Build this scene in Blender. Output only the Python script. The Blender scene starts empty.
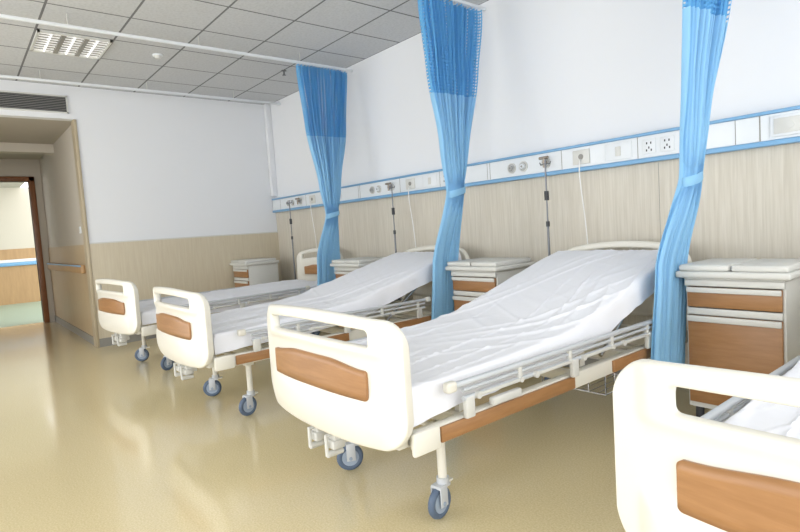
import bpy, bmesh, math, random
from mathutils import Vector, Matrix, noise
random.seed(4)
scene = bpy.context.scene
COL = scene.collection

# ---------------- materials ----------------
def newmat(name):
    m = bpy.data.materials.new(name); m.use_nodes = True
    nt = m.node_tree
    return m, nt, nt.nodes['Principled BSDF']

def srgb(r, g, b):
    f = lambda c: ((c/255)/12.92 if c/255 <= 0.04045 else (((c/255)+0.055)/1.055)**2.4)
    return (f(r), f(g), f(b), 1)

def simple(name, rgb, rough=0.5, metal=0.0, var=0.03, nscale=8, bump=0.0, bscale=60, coat=0.0):
    m, nt, p = newmat(name)
    tc = nt.nodes.new('ShaderNodeTexCoord')
    nz = nt.nodes.new('ShaderNodeTexNoise'); nz.inputs['Scale'].default_value = nscale
    nt.links.new(tc.outputs['Object'], nz.inputs['Vector'])
    mx = nt.nodes.new('ShaderNodeMix'); mx.data_type = 'RGBA'
    c = srgb(*rgb)
    mx.inputs['A'].default_value = tuple(max(0, x*(1-var)) for x in c[:3])+(1,)
    mx.inputs['B'].default_value = tuple(min(1, x*(1+var)) for x in c[:3])+(1,)
    nt.links.new(nz.outputs['Fac'], mx.inputs['Factor'])
    nt.links.new(mx.outputs['Result'], p.inputs['Base Color'])
    p.inputs['Roughness'].default_value = rough
    p.inputs['Metallic'].default_value = metal
    if coat: p.inputs['Coat Weight'].default_value = coat
    if bump:
        n2 = nt.nodes.new('ShaderNodeTexNoise'); n2.inputs['Scale'].default_value = bscale
        nt.links.new(tc.outputs['Object'], n2.inputs['Vector'])
        b = nt.nodes.new('ShaderNodeBump'); b.inputs['Strength'].default_value = bump
        b.inputs['Distance'].default_value = 0.01
        nt.links.new(n2.outputs['Fac'], b.inputs['Height'])
        nt.links.new(b.outputs['Normal'], p.inputs['Normal'])
    return m

def wood(name, c1, c2, scale=(1, 1, 1), nscale=6, rough=0.4, detail=6):
    m, nt, p = newmat(name)
    tc = nt.nodes.new('ShaderNodeTexCoord')
    mp = nt.nodes.new('ShaderNodeMapping'); mp.inputs['Scale'].default_value = scale
    nt.links.new(tc.outputs['Object'], mp.inputs['Vector'])
    nz = nt.nodes.new('ShaderNodeTexNoise'); nz.inputs['Scale'].default_value = nscale
    nz.inputs['Detail'].default_value = detail; nz.inputs['Roughness'].default_value = 0.6
    nz.inputs['Distortion'].default_value = 0.2
    nt.links.new(mp.outputs['Vector'], nz.inputs['Vector'])
    r = nt.nodes.new('ShaderNodeValToRGB')
    r.color_ramp.elements[0].position = 0.35; r.color_ramp.elements[1].position = 0.68
    r.color_ramp.elements[0].color = srgb(*c1); r.color_ramp.elements[1].color = srgb(*c2)
    nt.links.new(nz.outputs['Fac'], r.inputs['Fac'])
    nt.links.new(r.outputs['Color'], p.inputs['Base Color'])
    p.inputs['Roughness'].default_value = rough
    return m

M_wall = simple('wall_paint', (224, 226, 229), 0.8, var=0.01, nscale=2)
M_wallw = simple('passage_paint', (198, 191, 179), 0.8, var=0.01, nscale=2)
M_wallc = simple('corridor_paint', (200, 193, 178), 0.8, var=0.01, nscale=2)
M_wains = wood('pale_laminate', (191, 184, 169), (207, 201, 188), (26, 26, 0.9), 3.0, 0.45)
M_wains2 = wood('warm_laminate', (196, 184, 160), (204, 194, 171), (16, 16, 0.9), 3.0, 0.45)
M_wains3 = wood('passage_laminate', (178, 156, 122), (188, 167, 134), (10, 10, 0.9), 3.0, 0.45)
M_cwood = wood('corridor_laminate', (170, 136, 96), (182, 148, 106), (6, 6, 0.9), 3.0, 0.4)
M_orange = wood('brown_wood', (148, 106, 66), (163, 120, 78), (1.2, 1.2, 10), 5.0, 0.35)
M_doorwood = wood('door_frame_wood', (120, 74, 42), (140, 92, 56), (8, 8, 1), 3, 0.4)
M_cream = simple('cream_plastic', (222, 219, 208), 0.32, var=0.01, coat=0.2)
M_metalw = simple('cream_enamel', (216, 213, 202), 0.35, var=0.01)
M_plate = simple('grey_white_plastic', (205, 205, 200), 0.4, var=0.01)
M_chrome = simple('chrome', (190, 192, 196), 0.2, metal=1.0, var=0.02)
M_alu = simple('grey_enamel', (192, 196, 200), 0.35, metal=0.1, var=0.03)
M_tyre = simple('grey_rubber', (84, 100, 122), 0.5)
M_hub = simple('blue_grey_hub', (150, 164, 182), 0.35)
M_dark = simple('dark_plastic', (48, 50, 54), 0.5)
M_blue = simple('blue_strip', (116, 164, 202), 0.4, var=0.02)
M_railw = simple('rail_white', (221, 225, 228), 0.4, var=0.01)
M_sheet = simple('white_sheet', (230, 231, 236), 0.9, var=0.01, bump=0.08, bscale=30)
M_grey = simple('grey_trim', (140, 138, 132), 0.5)
M_lgrey = simple('light_grey_plastic', (168, 170, 170), 0.4)
M_steel = simple('dark_steel', (110, 112, 116), 0.3, metal=0.8)
M_green = simple('green_vinyl', (150, 176, 160), 0.3, var=0.04)

def curtain_mat(name, rgb, trans, holes=False):
    m, nt, p = newmat(name)
    p.inputs['Base Color'].default_value = srgb(*rgb)
    p.inputs['Roughness'].default_value = 0.75
    out = nt.nodes['Material Output']
    tr = nt.nodes.new('ShaderNodeBsdfTranslucent'); tr.inputs['Color'].default_value = srgb(*rgb)
    mx = nt.nodes.new('ShaderNodeMixShader'); mx.inputs[0].default_value = trans
    nt.links.new(p.outputs[0], mx.inputs[1]); nt.links.new(tr.outputs[0], mx.inputs[2])
    if holes:
        tc = nt.nodes.new('ShaderNodeTexCoord')
        sp = nt.nodes.new('ShaderNodeSeparateXYZ'); nt.links.new(tc.outputs['UV'], sp.inputs[0])
        prev = None
        for ax in ('X', 'Y'):
            k = nt.nodes.new('ShaderNodeMath'); k.operation = 'PINGPONG'; k.inputs[1].default_value = 0.013
            nt.links.new(sp.outputs[ax], k.inputs[0])
            g = nt.nodes.new('ShaderNodeMath'); g.operation = 'GREATER_THAN'; g.inputs[1].default_value = 0.0055
            nt.links.new(k.outputs[0], g.inputs[0])
            if prev is None: prev = g
            else:
                mm = nt.nodes.new('ShaderNodeMath'); mm.operation = 'MULTIPLY'
                nt.links.new(prev.outputs[0], mm.inputs[0]); nt.links.new(g.outputs[0], mm.inputs[1]); prev = mm
        tp = nt.nodes.new('ShaderNodeBsdfTransparent')
        m2 = nt.nodes.new('ShaderNodeMixShader')
        nt.links.new(prev.outputs[0], m2.inputs[0])
        nt.links.new(mx.outputs[0], m2.inputs[1]); nt.links.new(tp.outputs[0], m2.inputs[2])
        nt.links.new(m2.outputs[0], out.inputs['Surface'])
    else:
        nt.links.new(mx.outputs[0], out.inputs['Surface'])
    return m
M_curt = curtain_mat('blue_curtain_cloth', (160, 212, 243), 0.35)
M_net = curtain_mat('blue_curtain_net', (112, 184, 230), 0.35, True)

def floor_mat():
    m, nt, p = newmat('beige_vinyl')
    tc = nt.nodes.new('ShaderNodeTexCoord')
    a = nt.nodes.new('ShaderNodeTexNoise'); a.inputs['Scale'].default_value = 130; a.inputs['Detail'].default_value = 2
    b = nt.nodes.new('ShaderNodeTexNoise'); b.inputs['Scale'].default_value = 1.2
    for n in (a, b): nt.links.new(tc.outputs['Object'], n.inputs['Vector'])
    r = nt.nodes.new('ShaderNodeValToRGB')
    r.color_ramp.elements[0].position = 0.35; r.color_ramp.elements[1].position = 0.65
    r.color_ramp.elements[0].color = srgb(211, 195, 152); r.color_ramp.elements[1].color = srgb(226, 211, 170)
    nt.links.new(a.outputs['Fac'], r.inputs['Fac'])
    nt.links.new(r.outputs['Color'], p.inputs['Base Color'])
    mr = nt.nodes.new('ShaderNodeMapRange'); mr.inputs['To Min'].default_value = 0.13; mr.inputs['To Max'].default_value = 0.20
    nt.links.new(b.outputs['Fac'], mr.inputs['Value']); nt.links.new(mr.outputs[0], p.inputs['Roughness'])
    p.inputs['Coat Weight'].default_value = 0.5; p.inputs['Coat Roughness'].default_value = 0.10
    return m
M_floor = floor_mat()

def ceil_mat(ox, oy):
    m, nt, p = newmat('ceiling_tiles')
    tc = nt.nodes.new('ShaderNodeTexCoord')
    sp = nt.nodes.new('ShaderNodeSeparateXYZ'); nt.links.new(tc.outputs['Object'], sp.inputs[0])
    fac = None
    for ax, o in (('X', ox), ('Y', oy)):
        s = nt.nodes.new('ShaderNodeMath'); s.operation = 'SUBTRACT'; s.inputs[1].default_value = o - 60*0.6
        nt.links.new(sp.outputs[ax], s.inputs[0])
        md = nt.nodes.new('ShaderNodeMath'); md.operation = 'PINGPONG'; md.inputs[1].default_value = 0.3
        nt.links.new(s.outputs[0], md.inputs[0])
        lt = nt.nodes.new('ShaderNodeMath'); lt.operation = 'LESS_THAN'; lt.inputs[1].default_value = 0.009
        nt.links.new(md.outputs[0], lt.inputs[0])
        if fac is None: fac = lt
        else:
            mxx = nt.nodes.new('ShaderNodeMath'); mxx.operation = 'MAXIMUM'
            nt.links.new(fac.outputs[0], mxx.inputs[0]); nt.links.new(lt.outputs[0], mxx.inputs[1]); fac = mxx
    nz = nt.nodes.new('ShaderNodeTexNoise'); nz.inputs['Scale'].default_value = 45; nz.inputs['Detail'].default_value = 4
    nt.links.new(tc.outputs['Object'], nz.inputs['Vector'])
    r = nt.nodes.new('ShaderNodeValToRGB')
    r.color_ramp.elements[0].position = 0.3; r.color_ramp.elements[1].position = 0.6
    r.color_ramp.elements[0].color = srgb(186, 188, 190); r.color_ramp.elements[1].color = srgb(197, 199, 201)
    nt.links.new(nz.outputs['Fac'], r.inputs['Fac'])
    mx = nt.nodes.new('ShaderNodeMix'); mx.data_type = 'RGBA'
    nt.links.new(fac.outputs[0], mx.inputs['Factor'])
    nt.links.new(r.outputs['Color'], mx.inputs['A']); mx.inputs['B'].default_value = srgb(112, 113, 115)
    nt.links.new(mx.outputs['Result'], p.inputs['Base Color'])
    p.inputs['Roughness'].default_value = 0.85
    return m

# ---------------- mesh builder ----------------
class MB:
    def __init__(s): s.bm = bmesh.new()
    def box(s, lo, hi, bevel=0.0, seg=2):
        lo = Vector(lo); hi = Vector(hi); c = (lo+hi)/2; d = hi-lo
        r = bmesh.ops.create_cube(s.bm, size=1, matrix=Matrix.Translation(c) @ Matrix.Diagonal((d.x, d.y, d.z, 1)))
        if bevel:
            es = set()
            for v in r['verts']: es.update(v.link_edges)
            bmesh.ops.bevel(s.bm, geom=list(es), offset=bevel, segments=seg, affect='EDGES', profile=0.5)
        return s
    def cyl(s, p0, p1, r, r2=None, seg=14):
        p0 = Vector(p0); p1 = Vector(p1); d = p1-p0
        q = d.to_track_quat('Z', 'Y').to_matrix().to_4x4()
        bmesh.ops.create_cone(s.bm, cap_ends=True, segments=seg, radius1=r, radius2=r if r2 is None else r2,
                              depth=d.length, matrix=Matrix.Translation((p0+p1)/2) @ q)
        return s
    def sph(s, c, r, sc=(1, 1, 1)):
        bmesh.ops.create_uvsphere(s.bm, u_segments=14, v_segments=8, radius=r,
                                  matrix=Matrix.Translation(c) @ Matrix.Diagonal((*sc, 1)))
        return s
    def path(s, pts, r, seg=10):
        for a, b in zip(pts[:-1], pts[1:]): s.cyl(a, b, r, seg=seg)
        for p in pts[1:-1]: s.sph(p, r)
        return s
    def torus(s, c, R, r, axis='X', n=24, k=10):
        c = Vector(c); rings = []
        for i in range(n):
            a = 2*math.pi*i/n; ring = []
            for j in range(k):
                b = 2*math.pi*j/k
                rr = R+r*math.cos(b); h = r*math.sin(b)
                if axis == 'X': v = Vector((h, rr*math.cos(a), rr*math.sin(a)))
                elif axis == 'Y': v = Vector((rr*math.cos(a), h, rr*math.sin(a)))
                else: v = Vector((rr*math.cos(a), rr*math.sin(a), h))
                ring.append(s.bm.verts.new(c+v))
            rings.append(ring)
        for i in range(n):
            for j in range(k):
                s.bm.faces.new((rings[i][j], rings[(i+1) % n][j], rings[(i+1) % n][(j+1) % k], rings[i][(j+1) % k]))
        return s
    def end(s, name, mat, parent=None, loc=(0, 0, 0), smooth=True, **props):
        bmesh.ops.recalc_face_normals(s.bm, faces=s.bm.faces[:])
        me = bpy.data.meshes.new(name); s.bm.to_mesh(me); s.bm.free()
        me.materials.append(mat)
        if smooth:
            me.polygons.foreach_set('use_smooth', [True]*len(me.polygons))
            me.set_sharp_from_angle(angle=math.radians(38))
        o = bpy.data.objects.new(name, me); COL.objects.link(o)
        o.location = loc
        if parent: o.parent = parent
        for k, v in props.items(): o[k] = v
        return o

def empty(name, loc, **props):
    e = bpy.data.objects.new(name, None); COL.objects.link(e); e.location = loc
    e.empty_display_size = 0.1
    for k, v in props.items(): e[k] = v
    return e

def copy_tree(root, loc, **props):
    def rec(o, par):
        c = o.copy()
        COL.objects.link(c)
        if par is not None: c.parent = par
        for ch in o.children: rec(ch, c)
        return c
    c = rec(root, None); c.location = loc
    for k, v in props.items(): c[k] = v
    return c

def S(name, lo, hi, mat, bevel=0.0):
    return MB().box(lo, hi, bevel).end(name, mat, kind='structure')

# ---------------- room ----------------
XL, YB, ZC = -7.37, 3.74, 3.07
XR, YF = 1.7, -2.6
PS, PE, PZ = 1.28, -10.8, 2.69
S('floor', (PE-0.12, YF, -0.1), (XR, YB+0.12, 0), M_floor)
S('floor.001', (-15.7, YF, -0.1), (PE-0.12, YB+0.12, 0), M_green)
S('ceiling', (XL-0.12, YF, ZC), (XR, YB+0.12, ZC+0.08), ceil_mat(XL, YB))
S('wall_back', (XL-0.12, YB, 0), (XR, YB+0.12, ZC), M_wall)
MB().box((XL-0.12, PS, 0), (XL, YB, ZC)).box((XL-0.12, YF, PZ), (XL, PS, ZC)).end('wall_left', M_wall, kind='structure', smooth=False)
S('wall_passage', (PE, PS, 0), (XL-0.12, PS+0.12, PZ), M_wallw)
MB().box((PE-0.12, 1.10, 0), (PE, PS+0.12, PZ)).box((PE-0.12, 0.1, 2.33), (PE, 1.10, PZ)).box((PE-0.12, YF, 0), (PE, 0.1, PZ)).end('wall_passage_end', M_wallw, kind='structure', smooth=False)
S('wall_passage.001', (PE, -0.85, 0), (XL-0.12, -0.73, PZ), M_wallw)
S('ceiling.001', (-15.7, YF, PZ), (XL-0.12, PS+0.12, PZ+0.08), simple('passage_ceiling', (176, 169, 157), 0.8))
S('wall_corridor', (-15.7, YF, 0), (-15.55, YB+0.12, PZ), M_wallc)
S('trim_1', (XL, YB-0.014, 0.0), (XR, YB, 1.53), M_wains)
S('trim_2', (XL, PS, 0.0), (XL+0.014, YB-0.014, 1.235), M_wains2)
S('trim_3', (PE, PS-0.014, 0.0), (XL-0.14, PS, 1.235), M_wains3)
S('trim_4', (-15.55, YF, 0.0), (-15.535, YB, 1.27), M_cwood)
S('trim_5', (XL, PS, 1.235), (XL+0.02, YB-0.014, 1.25), M_plate)
MB().box((XL-0.14, PS-0.035, 0), (XL+0.022, PS, PZ-0.002), 0.006).end('trim_6', wood('jamb', (170, 156, 130), (182, 169, 144), (8, 8, 1), 3), kind='structure')
mb = MB()
for i in range(4):
    x = XL+1.6+i*2.0
    mb.box((x-0.0012, YB-0.0155, 0.1), (x+0.0012, YB-0.0141, 1.52))
mb.end('trim_7', M_grey, kind='structure', smooth=False)
S('baseboard_back', (XL+0.014, YB-0.026, 0), (XR, YB-0.0142, 0.1), M_grey)
S('baseboard_left', (XL+0.0142, PS, 0), (XL+0.026, YB-0.026, 0.1), M_grey)
S('baseboard_passage', (PE, PS-0.026, 0), (XL-0.14, PS-0.0142, 0.1), M_grey)
MB().box((PE-0.14, 1.10, 0), (PE+0.03, 1.18, 2.41), 0.008).box((PE-0.14, 0.02, 0), (PE+0.03, 0.10, 2.41), 0.008).box((PE-0.14, 0.02, 2.33), (PE+0.03, 1.18, 2.41), 0.008).end('door_1', M_doorwood, kind='structure')
S('trim_8', (XL+0.0, YB-0.08, 1.76), (XL+0.08, YB, ZC), M_wall, 0.01)
S('trim_9', (-9.4, -0.72, PZ-0.12), (-9.2, PS, PZ), M_wallw)

hr = empty('corridor_handrail', (-15.535, 0, 0), label='blue and white wall handrail along corridor wainscot', category='handrail', group='wall handrails')
MB().box((0.0, YF, 0.88), (0.05, YB-0.1, 0.96), 0.015).end('handrail_body', M_blue, hr)
MB().box((0.0, YF, 0.962), (0.04, YB-0.1, 1.03), 0.005).end('rail_cap', M_railw, hr)
hr2 = empty('passage_handrail', (0, PS-0.014, 0), label='wood-toned handrail with blue edge on passage wall', category='handrail', group='wall handrails')
MB().box((PE+0.15, -0.05, 0.88), (XL-0.3, 0, 0.99), 0.015).end('handrail_body', M_cwood, hr2)
MB().box((PE+0.15, -0.056, 0.965), (XL-0.3, -0.0502, 0.985)).end('blue_stripe', M_blue, hr2)

ac = empty('air_vent', (XL, 0.75, 2.85), label='dark slatted air conditioning grille in the wall header', category='air vent')
mb = MB().box((0, -0.5, -0.10), (0.02, 0.46, -0.085)).box((0, -0.5, 0.085), (0.02, 0.46, 0.10)).box((0, 0.445, -0.1), (0.02, 0.46, 0.1)).box((0, -0.5, -0.1), (0.02, -0.485, 0.1))
mb.end('grille_frame', M_plate, ac)
MB().box((0.0, -0.485, -0.085), (0.003, 0.445, 0.085)).end('duct_opening', M_dark, ac)
mb = MB()
for i in range(9):
    z = -0.075+i*0.0185
    mb.box((0.004, -0.485, z), (0.016, 0.445, z+0.004))
mb.end('grille_slats', M_grey, ac)

# light fixture
lf = empty('ceiling_light', (-5.87, 1.04, ZC), label='recessed square fluorescent ceiling light with louvre grid', category='ceiling light')
mb = MB()
for a in ((-0.29, -0.29, 0.29, -0.27), (-0.29, 0.27, 0.29, 0.29), (-0.29, -0.29, -0.27, 0.29), (0.27, -0.29, 0.29, 0.29)):
    mb.box((a[0], a[1], -0.02), (a[2], a[3], 0))
mb.end('light_frame', M_plate, lf)
M_refl, nt_, p_ = newmat('bright_reflector'); p_.inputs['Base Color'].default_value = (0.8, 0.8, 0.8, 1)
p_.inputs['Emission Color'].default_value = (1, 1, 1, 1); p_.inputs['Emission Strength'].default_value = 0.35
MB().box((-0.27, -0.27, -0.004), (0.27, 0.27, -0.001)).end('reflector', M_refl, lf)
mb = MB()
for i in range(1, 3):
    t = -0.27+i*0.18
    mb.box((-0.27, t-0.018, -0.02), (0.27, t+0.018, -0.006))
for i in range(1, 8):
    t = -0.27+i*0.0675
    mb.box((t-0.003, -0.27, -0.016), (t+0.003, 0.27, -0.008))
mb.end('louvre', M_grey, lf)
M_tube, nt_, p_ = newmat('lamp_tube_glow'); p_.inputs['Emission Color'].default_value = (1, 1, 1, 1); p_.inputs['Emission Strength'].default_value = 0.8
for i in range(3):
    MB().cyl((-0.26, -0.18+i*0.18, -0.012), (0.26, -0.18+i*0.18, -0.012), 0.008).end('lamp_tube', M_tube, lf)

sd = empty('smoke_detector', (-5.82, 1.79, ZC), label='small round white ceiling smoke detector', category='smoke detector')
MB().cyl((0, 0, -0.012), (0, 0, 0), 0.05, seg=24).end('detector_base', M_railw, sd)
MB().cyl((0, 0, -0.035), (0, 0, -0.0121), 0.024, 0.036, seg=24).end('sensor_cap', M_plate, sd)
sp_ = empty('fire_sprinkler', (-5.75, 3.15, ZC), label='small dark ceiling fire sprinkler head', category='sprinkler')
MB().cyl((0, 0, -0.008), (0, 0, 0), 0.03).cyl((0, 0, -0.05), (0, 0, -0.008), 0.008).cyl((0, 0, -0.055), (0, 0, -0.05), 0.022).end('sprinkler_head', M_steel, sp_)

def track(x, y0, y1, lab):
    t = empty('curtain_track', (x, 0, 0), label=lab, category='curtain track', group='ceiling curtain tracks')
    MB().box((-0.014, y0, 2.958), (0.014, y1, 2.984), 0.005).end('track_profile', M_railw, t)
    y = y0+0.3
    while y < y1:
        MB().cyl((0, y, 2.98), (0, y, ZC), 0.004).end('hanger_rod', M_plate, t)
        y += 1.05
    return t
TX = -1.20
track(-6.85, -1.5, 3.66, 'white aluminium curtain track hung below tiled ceiling')
for x in (-5.12, -3.15, TX): track(x, -1.5, 3.66, 'white curtain track holding a blue privacy curtain')

# ---------------- curtains ----------------
def smooth(t): t = max(0, min(1, t)); return t*t*(3-2*t)
def interp(kn, z):
    if z <= kn[0][0]: return kn[0][1]
    for (a, va), (b, vb) in zip(kn[:-1], kn[1:]):
        if z <= b: return va+(vb-va)*smooth((z-a)/(b-a))
    return kn[-1][1]
def lin(kn, z):
    if z <= kn[0][0]: return kn[0][1]
    for (a, va), (b, vb) in zip(kn[:-1], kn[1:]):
        if z <= b: return va+(vb-va)*(z-a)/(b-a)
    return kn[-1][1]

def curtain(x0, seed, cy, cx, wd, ztie, zbot=0.3, label=''):
    root = empty('privacy_curtain', (x0, 3.25, 0), label=label, category='curtain', group='blue privacy curtains')
    N = 17; nu = 520
    def pt(u, z):
        w = lin(wd, z)*0.5+interp(wd, z)*0.5; c = interp(cy, z)*0.3+lin(cy, z)*0.7; xx = interp(cx, z)*0.3+lin(cx, z)*0.7
        tie = math.exp(-((z-ztie)/0.14)**2)
        near = math.exp(-((z-ztie)/0.6)**2)
        low = smooth((ztie-z)/0.6)
        amp = 0.047*(1-0.3*near)*(1-0.35*low)
        ph = seed + 2.2*noise.noise((u*3.5, z*0.6, seed))*(1-tie)
        s0 = math.sin(2*math.pi*N*u+ph)
        sfold = math.copysign(abs(s0)**0.75, s0)*(0.7+0.5*noise.noise((u*9, z*0.4, seed+5)))
        fine = 0.30*math.sin(2*math.pi*N*2.3*u+seed*2+z*0.9)
        along = (u-0.5)*w + 0.012*math.cos(2*math.pi*N*u*1.0+ph)*(1-tie)
        perp = amp*(sfold+fine*0.6)*(1-0.2*tie) + 0.03*math.cos(math.pi*(u-0.5))*near*(1-low)
        perp += 0.03*noise.noise((u*4+seed, z*1.5, 3.3))*(1-low)
        return Vector((xx+perp, c+along, z))
    def surf(name, z0, z1, nz, mat):
        bm = bmesh.new(); uvl = bm.loops.layers.uv.new('UVMap')
        g = []
        for j in range(nz+1):
            z = z0+(z1-z0)*j/nz
            row = []
            for i in range(nu+1):
                u = i/nu
                v = bm.verts.new(pt(u, z)); row.append((v, u, z))
            g.append(row)
        for j in range(nz):
            for i in range(nu):
                q = (g[j][i], g[j][i+1], g[j+1][i+1], g[j+1][i])
                f = bm.faces.new([a[0] for a in q])
                for l, a in zip(f.loops, q): l[uvl].uv = (a[1]*2.4, a[2])
        me = bpy.data.meshes.new(name); bm.to_mesh(me); bm.free(); me.materials.append(mat)
        me.polygons.foreach_set('use_smooth', [True]*len(me.polygons))
        o = bpy.data.objects.new(name, me); COL.objects.link(o); o.parent = root
        return o
    surf('curtain_cloth', zbot, 2.22, 85, M_curt)
    surf('net_header', 2.22, 2.945, 28, M_net)
    bm = bmesh.new(); p0 = [pt(i/60, ztie) for i in range(61)]
    ys = [q.y for q in p0]; xs_ = [q.x for q in p0]
    c = (min(ys)+max(ys))/2; hwid = (max(ys)-min(ys))/2; xx = (min(xs_)+max(xs_))/2; hx = (max(xs_)-min(xs_))/2
    n = 36; rings = []
    for k, (dz, e) in enumerate(((-0.026, 0.0), (-0.016, 0.004), (0.016, 0.004), (0.026, 0.0))):
        ring = []
        for i in range(n):
            a = 2*math.pi*i/n
            ring.append(bm.verts.new((xx+(hx*1.0+e)*math.cos(a), c+(hwid*1.08+e)*math.sin(a), ztie+dz+0.02*math.sin(a))))
        rings.append(ring)
    for k in range(3):
        for i in range(n):
            bm.faces.new((rings[k][i], rings[k][(i+1) % n], rings[k+1][(i+1) % n], rings[k+1][i]))
    me = bpy.data.meshes.new('tieback'); bm.to_mesh(me); bm.free(); me.materials.append(M_curt)
    me.polygons.foreach_set('use_smooth', [True]*len(me.polygons))
    o = bpy.data.objects.new('tieback', me); COL.objects.link(o); o.parent = root
    for i in range(9):
        p = pt((i+0.5)/9, 2.945)
        MB().torus((0, p.y, 2.947), 0.008, 0.002, 'X', 10, 5).end('curtain_hook', M_plate, root)
    return root
curtain(-5.12, 0.4, ((0.3, -0.08), (0.95, -0.05), (1.38, 0.0), (2.9, 0.02)), ((0.3, -0.05), (0.95, -0.05), (1.38, 0), (2.9, 0)),
        ((0.3, 0.30), (0.9, 0.28), (1.38, 0.15), (1.7, 0.26), (2.3, 0.48), (2.9, 0.62)), 1.38, label='light blue privacy curtain with net header tied beside distant bed')
curtain(-3.15, 1.7, ((0.3, -0.14), (0.9, -0.11), (1.45, -0.05), (2.9, 0.0)), ((0.3, -0.14), (0.9, -0.12), (1.45, -0.02), (2.9, 0)),
        ((0.3, 0.28), (0.9, 0.26), (1.45, 0.16), (1.8, 0.28), (2.4, 0.50), (2.9, 0.66)), 1.45, label='light blue privacy curtain with net header tied between two beds')
curtain(TX, 2.9, ((0.3, -0.24), (0.9, -0.17), (1.36, -0.09), (2.9, 0.06)), ((0.3, -0.215), (0.9, -0.205), (1.36, -0.14), (2.9, 0)),
        ((0.3, 0.34), (0.9, 0.32), (1.36, 0.17), (1.7, 0.28), (2.3, 0.46), (2.9, 0.62)), 1.36, label='light blue privacy curtain tied beside bedside cabinet')

# ---------------- beds ----------------
def board_mesh(W, z0, z1, crown, Rt, Rb, bow, slot=None):
    bm = bmesh.new()
    xs = []
    n = 24
    for i in range(-n, n+1):
        t = i/n
        xs.append(W*(math.copysign(1-(1-abs(t))**1.6, t)))
    def rnd(x, R):
        d = abs(x)-(W-R)
        return 0 if d <= 0 else R*(1-math.sqrt(max(0, 1-(d/R)**2)))
    def top(x): return z1+crown*(1-(x/W)**2)-rnd(x, Rt)
    def bot(x): return z0+rnd(x, Rb)+0.02*(x/W)**2
    bands = [0, 0.05, 0.14, 0.26, 0.33, 0.37, 0.5, 0.70, 0.735, 0.78, 0.83, 0.90, 0.93, 1.0]
    g = []
    for x in xs:
        colv = []
        a, b = bot(x), top(x)
        for f in bands:
            z = a+(b-a)*f
            y = -bow*(1-(abs(x)/W)**2.6)
            edge = smooth((W-0.06-abs(x))/0.05)
            if f <= 0.33: y -= 0.020*edge*smooth(f/0.12)
            if 0.735 <= f: y -= 0.014*edge
            colv.append(bm.verts.new((x, y, z)))
        g.append(colv)
    for i in range(len(xs)-1):
        for j in range(len(bands)-1):
            xm = (xs[i]+xs[i+1])/2
            if slot and abs(xm) < slot and 0.80 < (bands[j]+bands[j+1])/2 < 0.91: continue
            bm.faces.new((g[i][j], g[i+1][j], g[i+1][j+1], g[i][j+1]))
    return bm

def make_board(name, parent, y, W, z0, z1, crown, bow, sign, panel, slot=0.36):
    bm = board_mesh(W, z0, z1, crown, 0.09, 0.11, bow, slot)
    if sign > 0:
        for v in bm.verts: v.co.y = -v.co.y
    me = bpy.data.meshes.new(name)
    bmesh.ops.recalc_face_normals(bm, faces=bm.faces[:]); bm.to_mesh(me); bm.free()
    me.materials.append(M_cream)
    me.polygons.foreach_set('use_smooth', [True]*len(me.polygons))
    o = bpy.data.objects.new(name, me); COL.objects.link(o); o.parent = parent; o.location = (0, y, 0)
    so = o.modifiers.new('s', 'SOLIDIFY'); so.thickness = 0.042; so.offset = 0
    sb = o.modifiers.new('b', 'SUBSURF'); sb.levels = 2; sb.render_levels = 2
    pw, pz0, pz1 = panel
    sides = (sign,) if sign < 0 else (1, -1)
    for sg in sides:
        bm = bmesh.new(); g = []
        n = 32; nz = 5
        for i in range(-n, n+1):
            x = pw*math.copysign(1-(1-abs(i/n))**2.0, i)
            R = 0.012
            d = abs(x)-(pw-R); rr = 0 if d <= 0 else R*(1-math.sqrt(max(0, 1-(d/R)**2)))
            t1 = pz1-rr+0.024*smooth((1-abs(x)/pw)*1.5); b1 = pz0+rr*0.9
            colv = []
            for j in range(nz+1):
                z = b1+(t1-b1)*j/nz
                base = -bow*(1-(abs(x)/W)**2.6)
                if sign > 0: base = -base
                yy = base + sg*0.025
                colv.append(bm.verts.new((x, yy, z)))
            g.append(colv)
        for i in range(2*n):
            for j in range(nz): bm.faces.new((g[i][j], g[i+1][j], g[i+1][j+1], g[i][j+1]))
        me = bpy.data.meshes.new('wood_inset'); bm.to_mesh(me); bm.free(); me.materials.append(M_orange)
        me.polygons.foreach_set('use_smooth', [True]*len(me.polygons))
        p = bpy.data.objects.new('wood_inset', me); COL.objects.link(p); p.parent = o
        so = p.modifiers.new('s', 'SOLIDIFY'); so.thickness = 0.018; so.offset = 0
        p['label'] = 'brown wood-grain inset panel'
    return o

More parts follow.
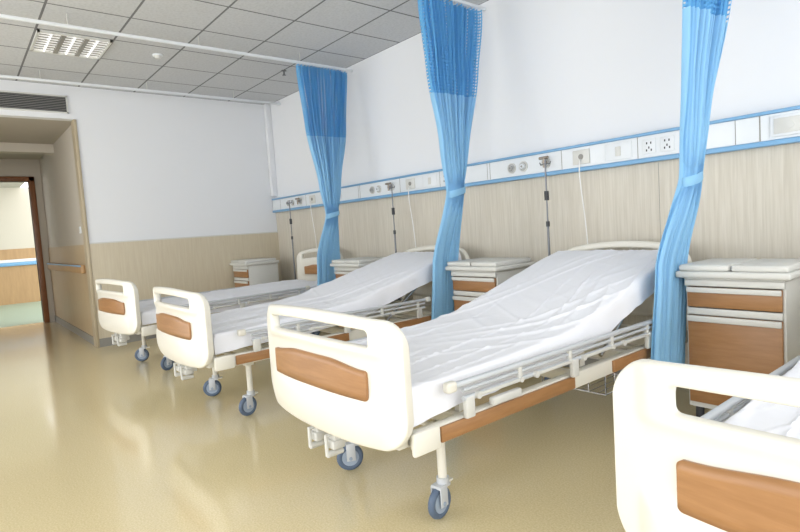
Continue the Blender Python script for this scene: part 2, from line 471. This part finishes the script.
RAISED = ((0.0, .61), (0.5, .622), (0.95, .645), (1.15, .668), (1.5, .76), (2.05, .91), (2.3, .965))
FLAT = ((0.0, .60), (2.4, .615))
ML = 2.2
MT = 0.085
def make_bed(x, prof, label):
    R = empty('hospital_bed', (x, 1.17, 0), label=label, category='bed', group='hospital ward beds')
    make_board('footboard', R, 0.0, 0.51, 0.395, 0.875, 0.025, 0.055, -1, (0.35, 0.583, 0.692))
    make_board('headboard', R, 2.34, 0.455, 0.50, 0.955, 0.055, 0.03, 1, (0.30, 0.68, 0.78))
    mb = MB()
    for s in (-1, 1):
        mb.box((s*0.455-0.022, 0.05, 0.39), (s*0.455+0.022, 2.29, 0.465), 0.008)
    for y in (0.06, 0.32, 1.1, 1.6, 2.0, 2.25):
        mb.box((-0.43, y-0.02, 0.40), (0.43, y+0.02, 0.455), 0.006)
    for s in (-1, 1):
        mb.box((s*0.40-0.03, -0.0, 0.40), (s*0.40+0.03, 0.06, 0.47), 0.008)
        mb.box((s*0.36-0.03, 2.24, 0.40), (s*0.36+0.03, 2.35, 0.56), 0.008)
    mb.end('bed_frame', M_metalw, R)
    for s in (-1, 1):
        for a, b in ((0.16, 1.02), (1.36, 2.12)):
            MB().box((s*0.482-0.006, a, 0.398), (s*0.482+0.006, b, 0.458), 0.004).end('side_panel', M_orange, R, label='brown wood-grain side strip')
        MB().box((s*0.485-0.011, 0.02, 0.385), (s*0.485+0.011, 0.15, 0.472), 0.01).end('corner_bumper', M_cream, R)
    bm = bmesh.new(); rows = []
    dk = MT+0.025
    for i in range(25):
        y = 0.08+(ML-0.1)*i/24; z = lin(prof, y)-dk
        rows.append([bm.verts.new((sx*0.42, y, z+dz)) for sx in (-1, 1) for dz in (0, 0.02)])
    for a, b in zip(rows[:-1], rows[1:]):
        bm.faces.new((a[0], b[0], b[2], a[2])); bm.faces.new((a[1], a[3], b[3], b[1]))
        bm.faces.new((a[0], a[1], b[1], b[0])); bm.faces.new((a[2], b[2], b[3], a[3]))
    bm.faces.new((rows[0][0], rows[0][2], rows[0][3], rows[0][1])); bm.faces.new((rows[-1][0], rows[-1][1], rows[-1][3], rows[-1][2]))
    m = MB(); m.bm.free(); m.bm = bm
    m.end('mattress_deck', M_metalw, R)
    for s in (-1, 1):
        y = 1.9
        zt = lin(prof, y)-dk
        MB().cyl((s*0.36, 1.45, 0.45), (s*0.36, y, max(zt, 0.47)), 0.012).end('lift_strut', M_chrome, R)
        for yy in (0.35, 1.2, 2.0):
            z2 = lin(prof, yy)-dk
            if z2 > 0.47:
                MB().box((s*0.40-0.012, yy-0.02, 0.455), (s*0.40+0.012, yy+0.02, z2)).end('deck_support', M_metalw, R)
    for s in (-1, 1):
        for y in (0.31, 2.02):
            lx = s*0.325 if s < 0 else 0.312
            MB().cyl((lx, y, 0.15), (lx, y, 0.40), 0.019).box((lx-0.028, y-0.03, 0.34), (lx+0.028, y+0.03, 0.40), 0.006).end('leg', M_metalw, R)
            c = empty('castor', (lx, y, 0), ); c.parent = R
            c.rotation_euler = (0, 0, 3.3 if s > 0 else 2.7)
            mb = MB().cyl((0, 0, 0.135), (0, 0, 0.165), 0.026)
            mb.box((-0.026, -0.02, 0.128), (0.026, 0.05, 0.142), 0.004)
            for t in (-1, 1): mb.box((t*0.024-0.003, 0.005, 0.055), (t*0.024+0.003, 0.05, 0.135), 0.002)
            mb.end('castor_fork', M_alu, c)
            MB().torus((0, 0.03, 0.068), 0.052, 0.016, 'X').end('tyre', M_tyre, c)
            MB().cyl((-0.012, 0.03, 0.068), (0.012, 0.03, 0.068), 0.044, seg=20).cyl((-0.03, 0.03, 0.068), (0.03, 0.03, 0.068), 0.009).end('wheel_hub', M_hub, c)
            MB().box((-0.018, -0.05, 0.135), (0.018, -0.015, 0.145), 0.004).end('brake_pedal', M_metalw, c)
    for y in (0.31, 2.02):
        MB().cyl((-0.31, y, 0.37), (0.30, y, 0.37), 0.014).end('cross_bar', M_metalw, R)
    for xx in (-0.17, -0.03):
        MB().box((xx-0.026, 0.0, 0.30), (xx+0.026, 0.075, 0.40), 0.006).box((xx-0.032, -0.01, 0.285), (xx+0.032, 0.05, 0.325), 0.008).cyl((xx, 0.035, 0.34), (xx, 0.9, 0.40), 0.010).end('crank_housing', M_plate, R)
        MB().path([(xx, 0.0, 0.345), (xx, -0.025, 0.345), (xx, -0.025, 0.26)], 0.008).cyl((xx, -0.025, 0.265), (xx, 0.05, 0.265), 0.014).end('crank_handle', M_plate, R)
    for s in (-1, 1):
        X = s*0.498
        g = MB().box((X-0.011, 0.20, 0.590), (X+0.013, 1.80, 0.612), 0.008, 3).end('guard_rail', M_alu, R, label='folded silver-grey side guard rail')
        for z, r in ((0.572, 0.008), (0.540, 0.010)):
            MB().cyl((X, 0.27, z), (X, 1.76, z), r).end('rail_tube', M_alu, g)
        for i in range(4):
            y = 0.34+i*0.36
            MB().box((X+s*0.012-0.004, y, 0.534), (X+s*0.012+0.004, y+0.26, 0.548), 0.003).cyl((X+s*0.006, y, 0.541), (X+s*0.022, y, 0.541), 0.014).cyl((X+s*0.006, y+0.26, 0.541), (X+s*0.020, y+0.26, 0.541), 0.011).box((X-0.010, y+0.25, 0.536), (X+0.010, y+0.275, 0.598), 0.004).end('rail_post', M_plate, g)
        for y in (0.18, 1.77):
            MB().box((X-0.017, y, 0.580), (X+0.018, y+0.05, 0.620), 0.010, 3).end('rail_end_cap', M_metalw, g)
        for y in (0.30, 1.0, 1.70):
            MB().box((X-0.012, y-0.025, 0.460), (X+0.012, y+0.025, 0.545), 0.008).end('rail_bracket', M_plate, g)
        MB().box((X-0.010, 0.42, 0.475), (X+0.016, 0.60, 0.508), 0.008).end('release_latch', M_plate, g)
    mb = MB()
    x0, x1, y0, y1, z0, z1 = 0.0, 0.40, 1.42, 1.80, 0.25, 0.35
    for z in (z0, z1):
        mb.path([(x0, y0, z), (x1, y0, z), (x1, y1, z), (x0, y1, z), (x0, y0, z)], 0.004, 6)
    for i in range(9):
        t = x0+(x1-x0)*i/8
        mb.cyl((t, y0, z0), (t, y1, z0), 0.0025, seg=6)
    for i in range(5):
        t = y0+(y1-y0)*i/4
        mb.cyl((x1, t, z0), (x1, t, z1), 0.003, seg=6).cyl((x0, t, z0), (x0, t, z1), 0.003, seg=6)
    for i in range(5):
        t = x0+(x1-x0)*i/4
        mb.cyl((t, y0, z0), (t, y0, z1), 0.003, seg=6)
    for xx in (x0, x1):
        for yy in (y0, y1): mb.cyl((xx, yy, z1), (xx, yy, 0.41), 0.004, seg=6)
    mb.end('wire_rack', M_chrome, R)
    px = -0.60
    ip = MB().cyl((px, 2.38, 0.42), (px, 2.38, 1.15), 0.009).cyl((px, 2.38, 1.15), (px, 2.38, 1.64), 0.006).box((px-0.01, 2.32, 0.42), (-0.40, 2.39, 0.45), 0.004).end('infusion_pole', M_steel, R, label='thin steel infusion pole')
    MB().cyl((px, 2.38, 1.13), (px, 2.38, 1.17), 0.014).end('pole_clamp', M_dark, ip)
    MB().cyl((px, 2.38, 1.33), (px, 2.38, 1.40), 0.017).end('pole_clamp', M_dark, ip)
    MB().path([(px-0.05, 2.38, 1.62), (px-0.04, 2.38, 1.60), (px, 2.38, 1.61), (px+0.04, 2.38, 1.60), (px+0.05, 2.38, 1.62)], 0.004).end('pole_hooks', M_steel, ip)
    return R

def make_mattress(x, prof, seed, label):
    bm = bmesh.new()
    hw = 0.440; ny = 240; Y0 = 0.045; L = 2.225
    cs = []
    hang = -(MT+0.05)
    cs.append((-0.425, -MT, 0)); cs.append((-0.434, -MT-0.015, 0.3)); cs.append((-hw-0.004, hang, 1))
    for k in range(1, 8): cs.append((-hw-0.003, hang+k*(-0.02-hang)/8, 1))
    for k in range(0, 5):
        a = k/5*math.pi/2; cs.append((-hw+0.02*(1-math.cos(a)), -0.02+0.02*math.sin(a), 0.7))
    nt = 110
    for k in range(nt+1):
        xx = -hw+0.02+(2*hw-0.04)*k/nt; cs.append((xx, 0.0, 0))
    half = [c for c in cs if c[1] < 0]
    for c in reversed(half): cs.append((-c[0], c[1], c[2]))
    rings = []
    for i in range(ny+1):
        y = Y0+L*i/ny
        d = min(y-Y0, Y0+L-y)
        e = min(1, d/0.03); drop = 0.03*(1-math.sqrt(max(0, 1-(1-e)**2)))
        zt = lin(prof, y) if prof is FLAT else (lin(prof, y-0.04)+lin(prof, y)*2+lin(prof, y+0.04))/4
        ring = []
        for (cx, cz, sw) in cs:
            zz = zt+cz
            topness = max(0, 1+cz/0.02) if cz > -0.02 else 0
            n1 = noise.noise(Vector((cx*2+seed, y*1.2, seed)))
            wv = 0.08*noise.noise(Vector((cx*1.2, y*1.2, seed+4)))
            n2 = noise.noise(Vector(((cx+wv+0.10*y)*10, y*0.4, seed*2)))
            n3 = noise.noise(Vector(((cx*0.9-y*0.42+wv)*7, (cx+y)*0.4, seed*3+5)))
            n4 = noise.noise(Vector(((cx*0.45+y*0.89+wv)*8, (cx-y)*0.6, seed*5+1)))
            bend = math.exp(-((y-1.15)/0.25)**2) if prof is not FLAT else 0
            m1 = max(0, 0.5+0.9*noise.noise(Vector((cx*1.5, y*1.2, seed+9))))
            m2 = max(0, 0.4+0.9*noise.noise(Vector((cx*1.5, y*1.2, seed+19))))
            sh = lambda v, k: (1-min(1, abs(v)*k))**1.5
            ridge = sh(n2, 5.5)*0.012*m1+sh(n3, 5.5)*0.013*m2+sh(n4, 5)*0.007*(0.3+bend)*m1
            w = (0.007*n1+ridge)*topness
            if drop > 0: w *= e
            dx = 0
            if sw and cz < -0.015:
                dep = min(1, (-cz-0.01)/0.11)
                fold = noise.noise(Vector((y*6, cz*2, seed+cx)))+0.6*noise.noise(Vector((y*14+cz*6, 2, seed-cx)))
                dx = math.copysign(1, cx)*(0.014*fold+0.002)*dep*sw
                if cz < -MT: zz += 0.03*noise.noise(Vector((y*3, seed, cx)))
            zz += w-(drop if cz > -0.08 else 0.0)
            ring.append(bm.verts.new((cx+dx, y, zz)))
        rings.append(ring)
    m = len(cs)
    for a, b in zip(rings[:-1], rings[1:]):
        for k in range(m): bm.faces.new((a[k], a[(k+1) % m], b[(k+1) % m], b[k]))
    bm.faces.new(rings[0]); bm.faces.new(list(reversed(rings[-1])))
    mm = MB(); mm.bm.free(); mm.bm = bm
    o = mm.end('mattress', M_sheet, None, (x, 1.17, 0), label=label, category='mattress', group='ward bed mattresses')
    return o

BX = (-5.66, -3.82, -1.945, -0.155)
b1 = make_bed(BX[0], FLAT, 'cream hospital bed with wood inset lying flat')
b1.rotation_euler = (0, 0, math.radians(5.5))
b3 = make_bed(BX[2], RAISED, 'cream hospital bed with raised backrest and folded guard rails')
copy_tree(b3, (BX[1], 1.17, 0)); copy_tree(b3, (BX[3], 1.17, 0))
m1_ = make_mattress(BX[0], FLAT, 1.3, 'flat mattress covered in wrinkled white sheet')
m1_.rotation_euler = (0, 0, math.radians(5.5))
for i, sd_ in ((1, 7.7), (2, 3.1), (3, 12.4)):
    make_mattress(BX[i], RAISED, sd_, 'mattress with raised back covered in wrinkled white sheet')

# ---------------- bedside cabinets ----------------
def make_cabinet(x, y):
    R = empty('bedside_cabinet', (x, y, 0), label='white bedside cabinet with brown wood drawer fronts', category='cabinet', group='bedside cabinets')
    R.scale = (1, 1, 1.03)
    W, D = 0.47, 0.44
    mb = MB().box((0, 0.02, 0.10), (0.018, D, 0.79), 0.004).box((W-0.018, 0.02, 0.10), (W, D, 0.79), 0.004)
    mb.box((0.0181, D-0.015, 0.10), (W-0.0181, D, 0.79)).box((0.0181, 0.02, 0.10), (W-0.0181, D-0.0151, 0.125))
    for z in (0.765, 0.60, 0.545): mb.box((0.0181, 0.02, z), (W-0.0181, D-0.0151, z+0.02))
    mb.end('cabinet_body', M_plate, R)
    t = MB().box((-0.035, -0.035, 0.80), (W+0.035, D+0.01, 0.835), 0.012, 3).box((0.0, 0.0, 0.7901), (W, D, 0.7999)).end('top_panel', M_plate, R)
    for a, b in ((-0.022, W/2-0.006), (W/2+0.006, W+0.022)):
        MB().box((a, -0.02, 0.8355), (b, D-0.03, 0.868), 0.010, 3).end('lid_tray', M_plate, t)
    MB().box((0.0, -0.004, 0.755), (W, 0.019, 0.789), 0.006).end('pull_out_shelf', M_plate, R)
    d = MB().box((0.012, 0.0, 0.645), (W-0.012, 0.0195, 0.75), 0.004).end('drawer', M_orange, R, label='brown wood-grain drawer front')
    MB().box((0.012, -0.012, 0.722), (W-0.012, -0.0005, 0.75), 0.005).end('drawer_handle', M_plate, d)
    MB().box((0.012, 0.0, 0.605), (W-0.012, 0.0195, 0.64), 0.004).end('rail_strip', M_plate, R)
    d = MB().box((0.012, 0.0, 0.13), (W-0.012, 0.0195, 0.60), 0.004).end('door', M_orange, R, label='brown wood-grain cabinet door')
    MB().box((0.012, -0.014, 0.568), (W-0.012, -0.0005, 0.60), 0.005).end('door_handle', M_plate, d)
    for a in (0.04, W-0.04):
        for b in (0.06, D-0.05):
            MB().cyl((a, b, 0), (a, b, 0.10), 0.022).end('foot', M_dark, R)
    return R
c0 = make_cabinet(-1.350, 3.10)
for x, y in ((-3.19, 3.12), (-5.02, 3.17), (-7.30, 2.98)): copy_tree(c0, (x, y, 0))

# ---------------- bed head rail ----------------
RY = YB-0.0145
H = empty('bed_head_rail', (0, RY, 1.525), label='white wall service rail with blue stripes and outlets', category='wall rail')
MB().box((XL+0.02, -0.055, 0.030), (XR-0.1, 0, 0.177), 0.006).end('rail_housing', M_railw, H)
MB().box((XL+0.02, -0.062, 0.0), (XR-0.1, 0, 0.0295), 0.004).end('blue_stripe', M_blue, H)
MB().box((XL+0.02, -0.062, 0.1775), (XR-0.1, 0, 0.197), 0.004).end('blue_stripe', M_blue, H)
M_brass = simple('brass_grey', (150, 140, 128), 0.35, metal=0.6)
for bx in (-5.9, -3.95, -2.0):
    for dx in (-1.2, -0.48, 0.12, 0.72):
        if bx+dx > XL+0.1:
            MB().box((bx+dx-0.002, -0.0565, 0.032), (bx+dx+0.002, -0.0551, 0.175)).end('panel_joint', M_grey, H)
    for dx in (-0.96, -0.84, -0.62):
        if bx+dx < XL+0.1: continue
        g = MB().cyl((bx+dx, -0.064, 0.10), (bx+dx, -0.055, 0.10), 0.042, seg=28).end('gas_outlet', M_plate, H)
        MB().torus((bx+dx, -0.066, 0.10), 0.030, 0.004, 'Y', 28, 8).end('outlet_ring', M_lgrey, g)
        MB().cyl((bx+dx, -0.084, 0.10), (bx+dx, -0.0641, 0.10), 0.020, seg=20).end('outlet_collar', M_lgrey if dx != -0.84 else M_railw, g)
        MB().cyl((bx+dx, -0.088, 0.10), (bx+dx, -0.0841, 0.10), 0.008, seg=12).end('outlet_socket', M_grey, g)
    MB().cyl((bx-0.60, -0.12, 0.10), (bx-0.60, -0.088, 0.10), 0.012).cyl((bx-0.64, -0.115, 0.135), (bx-0.56, -0.115, 0.135), 0.011).cyl((bx-0.6, -0.115, 0.06), (bx-0.6, -0.115, 0.14), 0.009).end('gas_valve', M_brass, H)
    g = MB().box((bx-0.38, -0.064, 0.05), (bx-0.24, -0.0551, 0.155), 0.006).end('call_unit', M_plate, H)
    MB().cyl((bx-0.31, -0.068, 0.105), (bx-0.31, -0.0641, 0.105), 0.02).end('call_button', M_grey, g)
    g = MB().box((bx-0.12, -0.060, 0.045), (bx+0.08, -0.0551, 0.16), 0.004).end('switch_panel', M_railw, H)
    MB().box((bx-0.04, -0.064, 0.07), (bx+0.0, -0.0601, 0.135), 0.003).end('light_switch', M_plate, g)
    for dx in (0.20, 0.32):
        g = MB().box((bx+dx-0.045, -0.062, 0.055), (bx+dx+0.045, -0.0551, 0.15), 0.004).end('power_socket', M_railw, H)
        mb = MB()
        for (a, b) in ((-0.014, 0.125), (0.014, 0.125), (-0.016, 0.078), (0.016, 0.078), (0, 0.095)):
            mb.box((bx+dx+a-0.004, -0.0635, b-0.007), (bx+dx+a+0.004, -0.0621, b+0.007))
        mb.end('socket_holes', M_dark, g)
M_cord = simple('white_cord', (228, 228, 225), 0.5)
def cord(bx):
    c = bpy.data.curves.new('call_cord', 'CURVE'); c.dimensions = '3D'; c.bevel_depth = 0.0045; c.bevel_resolution = 2
    sp = c.splines.new('NURBS')
    pts = [(0, 0, 0.08), (0, -0.03, 0.06), (0.0, -0.025, -0.075), (0.015, -0.0, -0.325), (0.03, -0.0, -0.525), (0.03, 0.01, -0.75), (0.05, 0.03, -1.0)]
    sp.points.add(len(pts)-1)
    for p_, q in zip(sp.points, pts): p_.co = (*q, 1)
    sp.use_endpoint_u = True
    o = bpy.data.objects.new('call_cord_curve', c); COL.objects.link(o)
    dg = bpy.context.evaluated_depsgraph_get()
    me = bpy.data.meshes.new_from_object(o.evaluated_get(dg)); bpy.data.objects.remove(o)
    o = bpy.data.objects.new('call_cord', me); COL.objects.link(o)
    me.materials.clear(); me.materials.append(M_cord)
    o.parent = H; o.location = (bx-0.31, -0.066, 0)
for bx in (-5.9, -3.95, -2.0): cord(bx)
MB().box((-1.155, -0.0565, 0.032), (-1.149, -0.0551, 0.175)).end('panel_joint', M_grey, H)
g = MB().box((-1.10, -0.066, 0.045), (-0.90, -0.0551, 0.16), 0.004).end('terminal_box', M_railw, H)
MB().box((-1.08, -0.068, 0.06), (-0.92, -0.0661, 0.145), 0.002).cyl((-1.0, -0.072, 0.10), (-1.0, -0.0681, 0.10), 0.018).end('terminal_face', M_plate, g)

sw = empty('wall_switch', (-7.8, PS, 1.42), label='small white wall switch on passage wall', category='light switch')
MB().box((-0.043, -0.012, -0.043), (0.043, 0, 0.043), 0.004).end('switch_plate', M_railw, sw)
MB().box((-0.02, -0.016, -0.025), (0.02, -0.0121, 0.025), 0.002).end('rocker', M_plate, sw)

# ---------------- lighting ----------------
w = bpy.data.worlds.new('World'); scene.world = w; w.use_nodes = True
nt = w.node_tree; bg = nt.nodes['Background']
bg.inputs['Color'].default_value = (0.98, 0.99, 1.0, 1); bg.inputs['Strength'].default_value = 3.25

# ---------------- camera ----------------
p = math.radians(4.05); r = 0.065; th = math.radians(39.1)
F = Vector((-math.cos(th), math.sin(th), 0)); Rr = Vector((math.sin(th), math.cos(th), 0)); U = Vector((0, 0, 1))
f = math.cos(p)*F-math.sin(p)*U; up = math.sin(p)*F+math.cos(p)*U
Cx = math.cos(r)*Rr-math.sin(r)*up; Cy = math.sin(r)*Rr+math.cos(r)*up
mt = Matrix((Cx, Cy, -f)).transposed().to_4x4(); mt.translation = (0, 0, 1.2)
cam = bpy.data.cameras.new('Camera'); co = bpy.data.objects.new('Camera', cam); COL.objects.link(co)
co.matrix_world = mt; cam.sensor_width = 36; cam.lens = 550/800*36; cam.clip_start = 0.05
scene.camera = co
scene.view_settings.view_transform = 'Standard'
scene.view_settings.look = 'None'
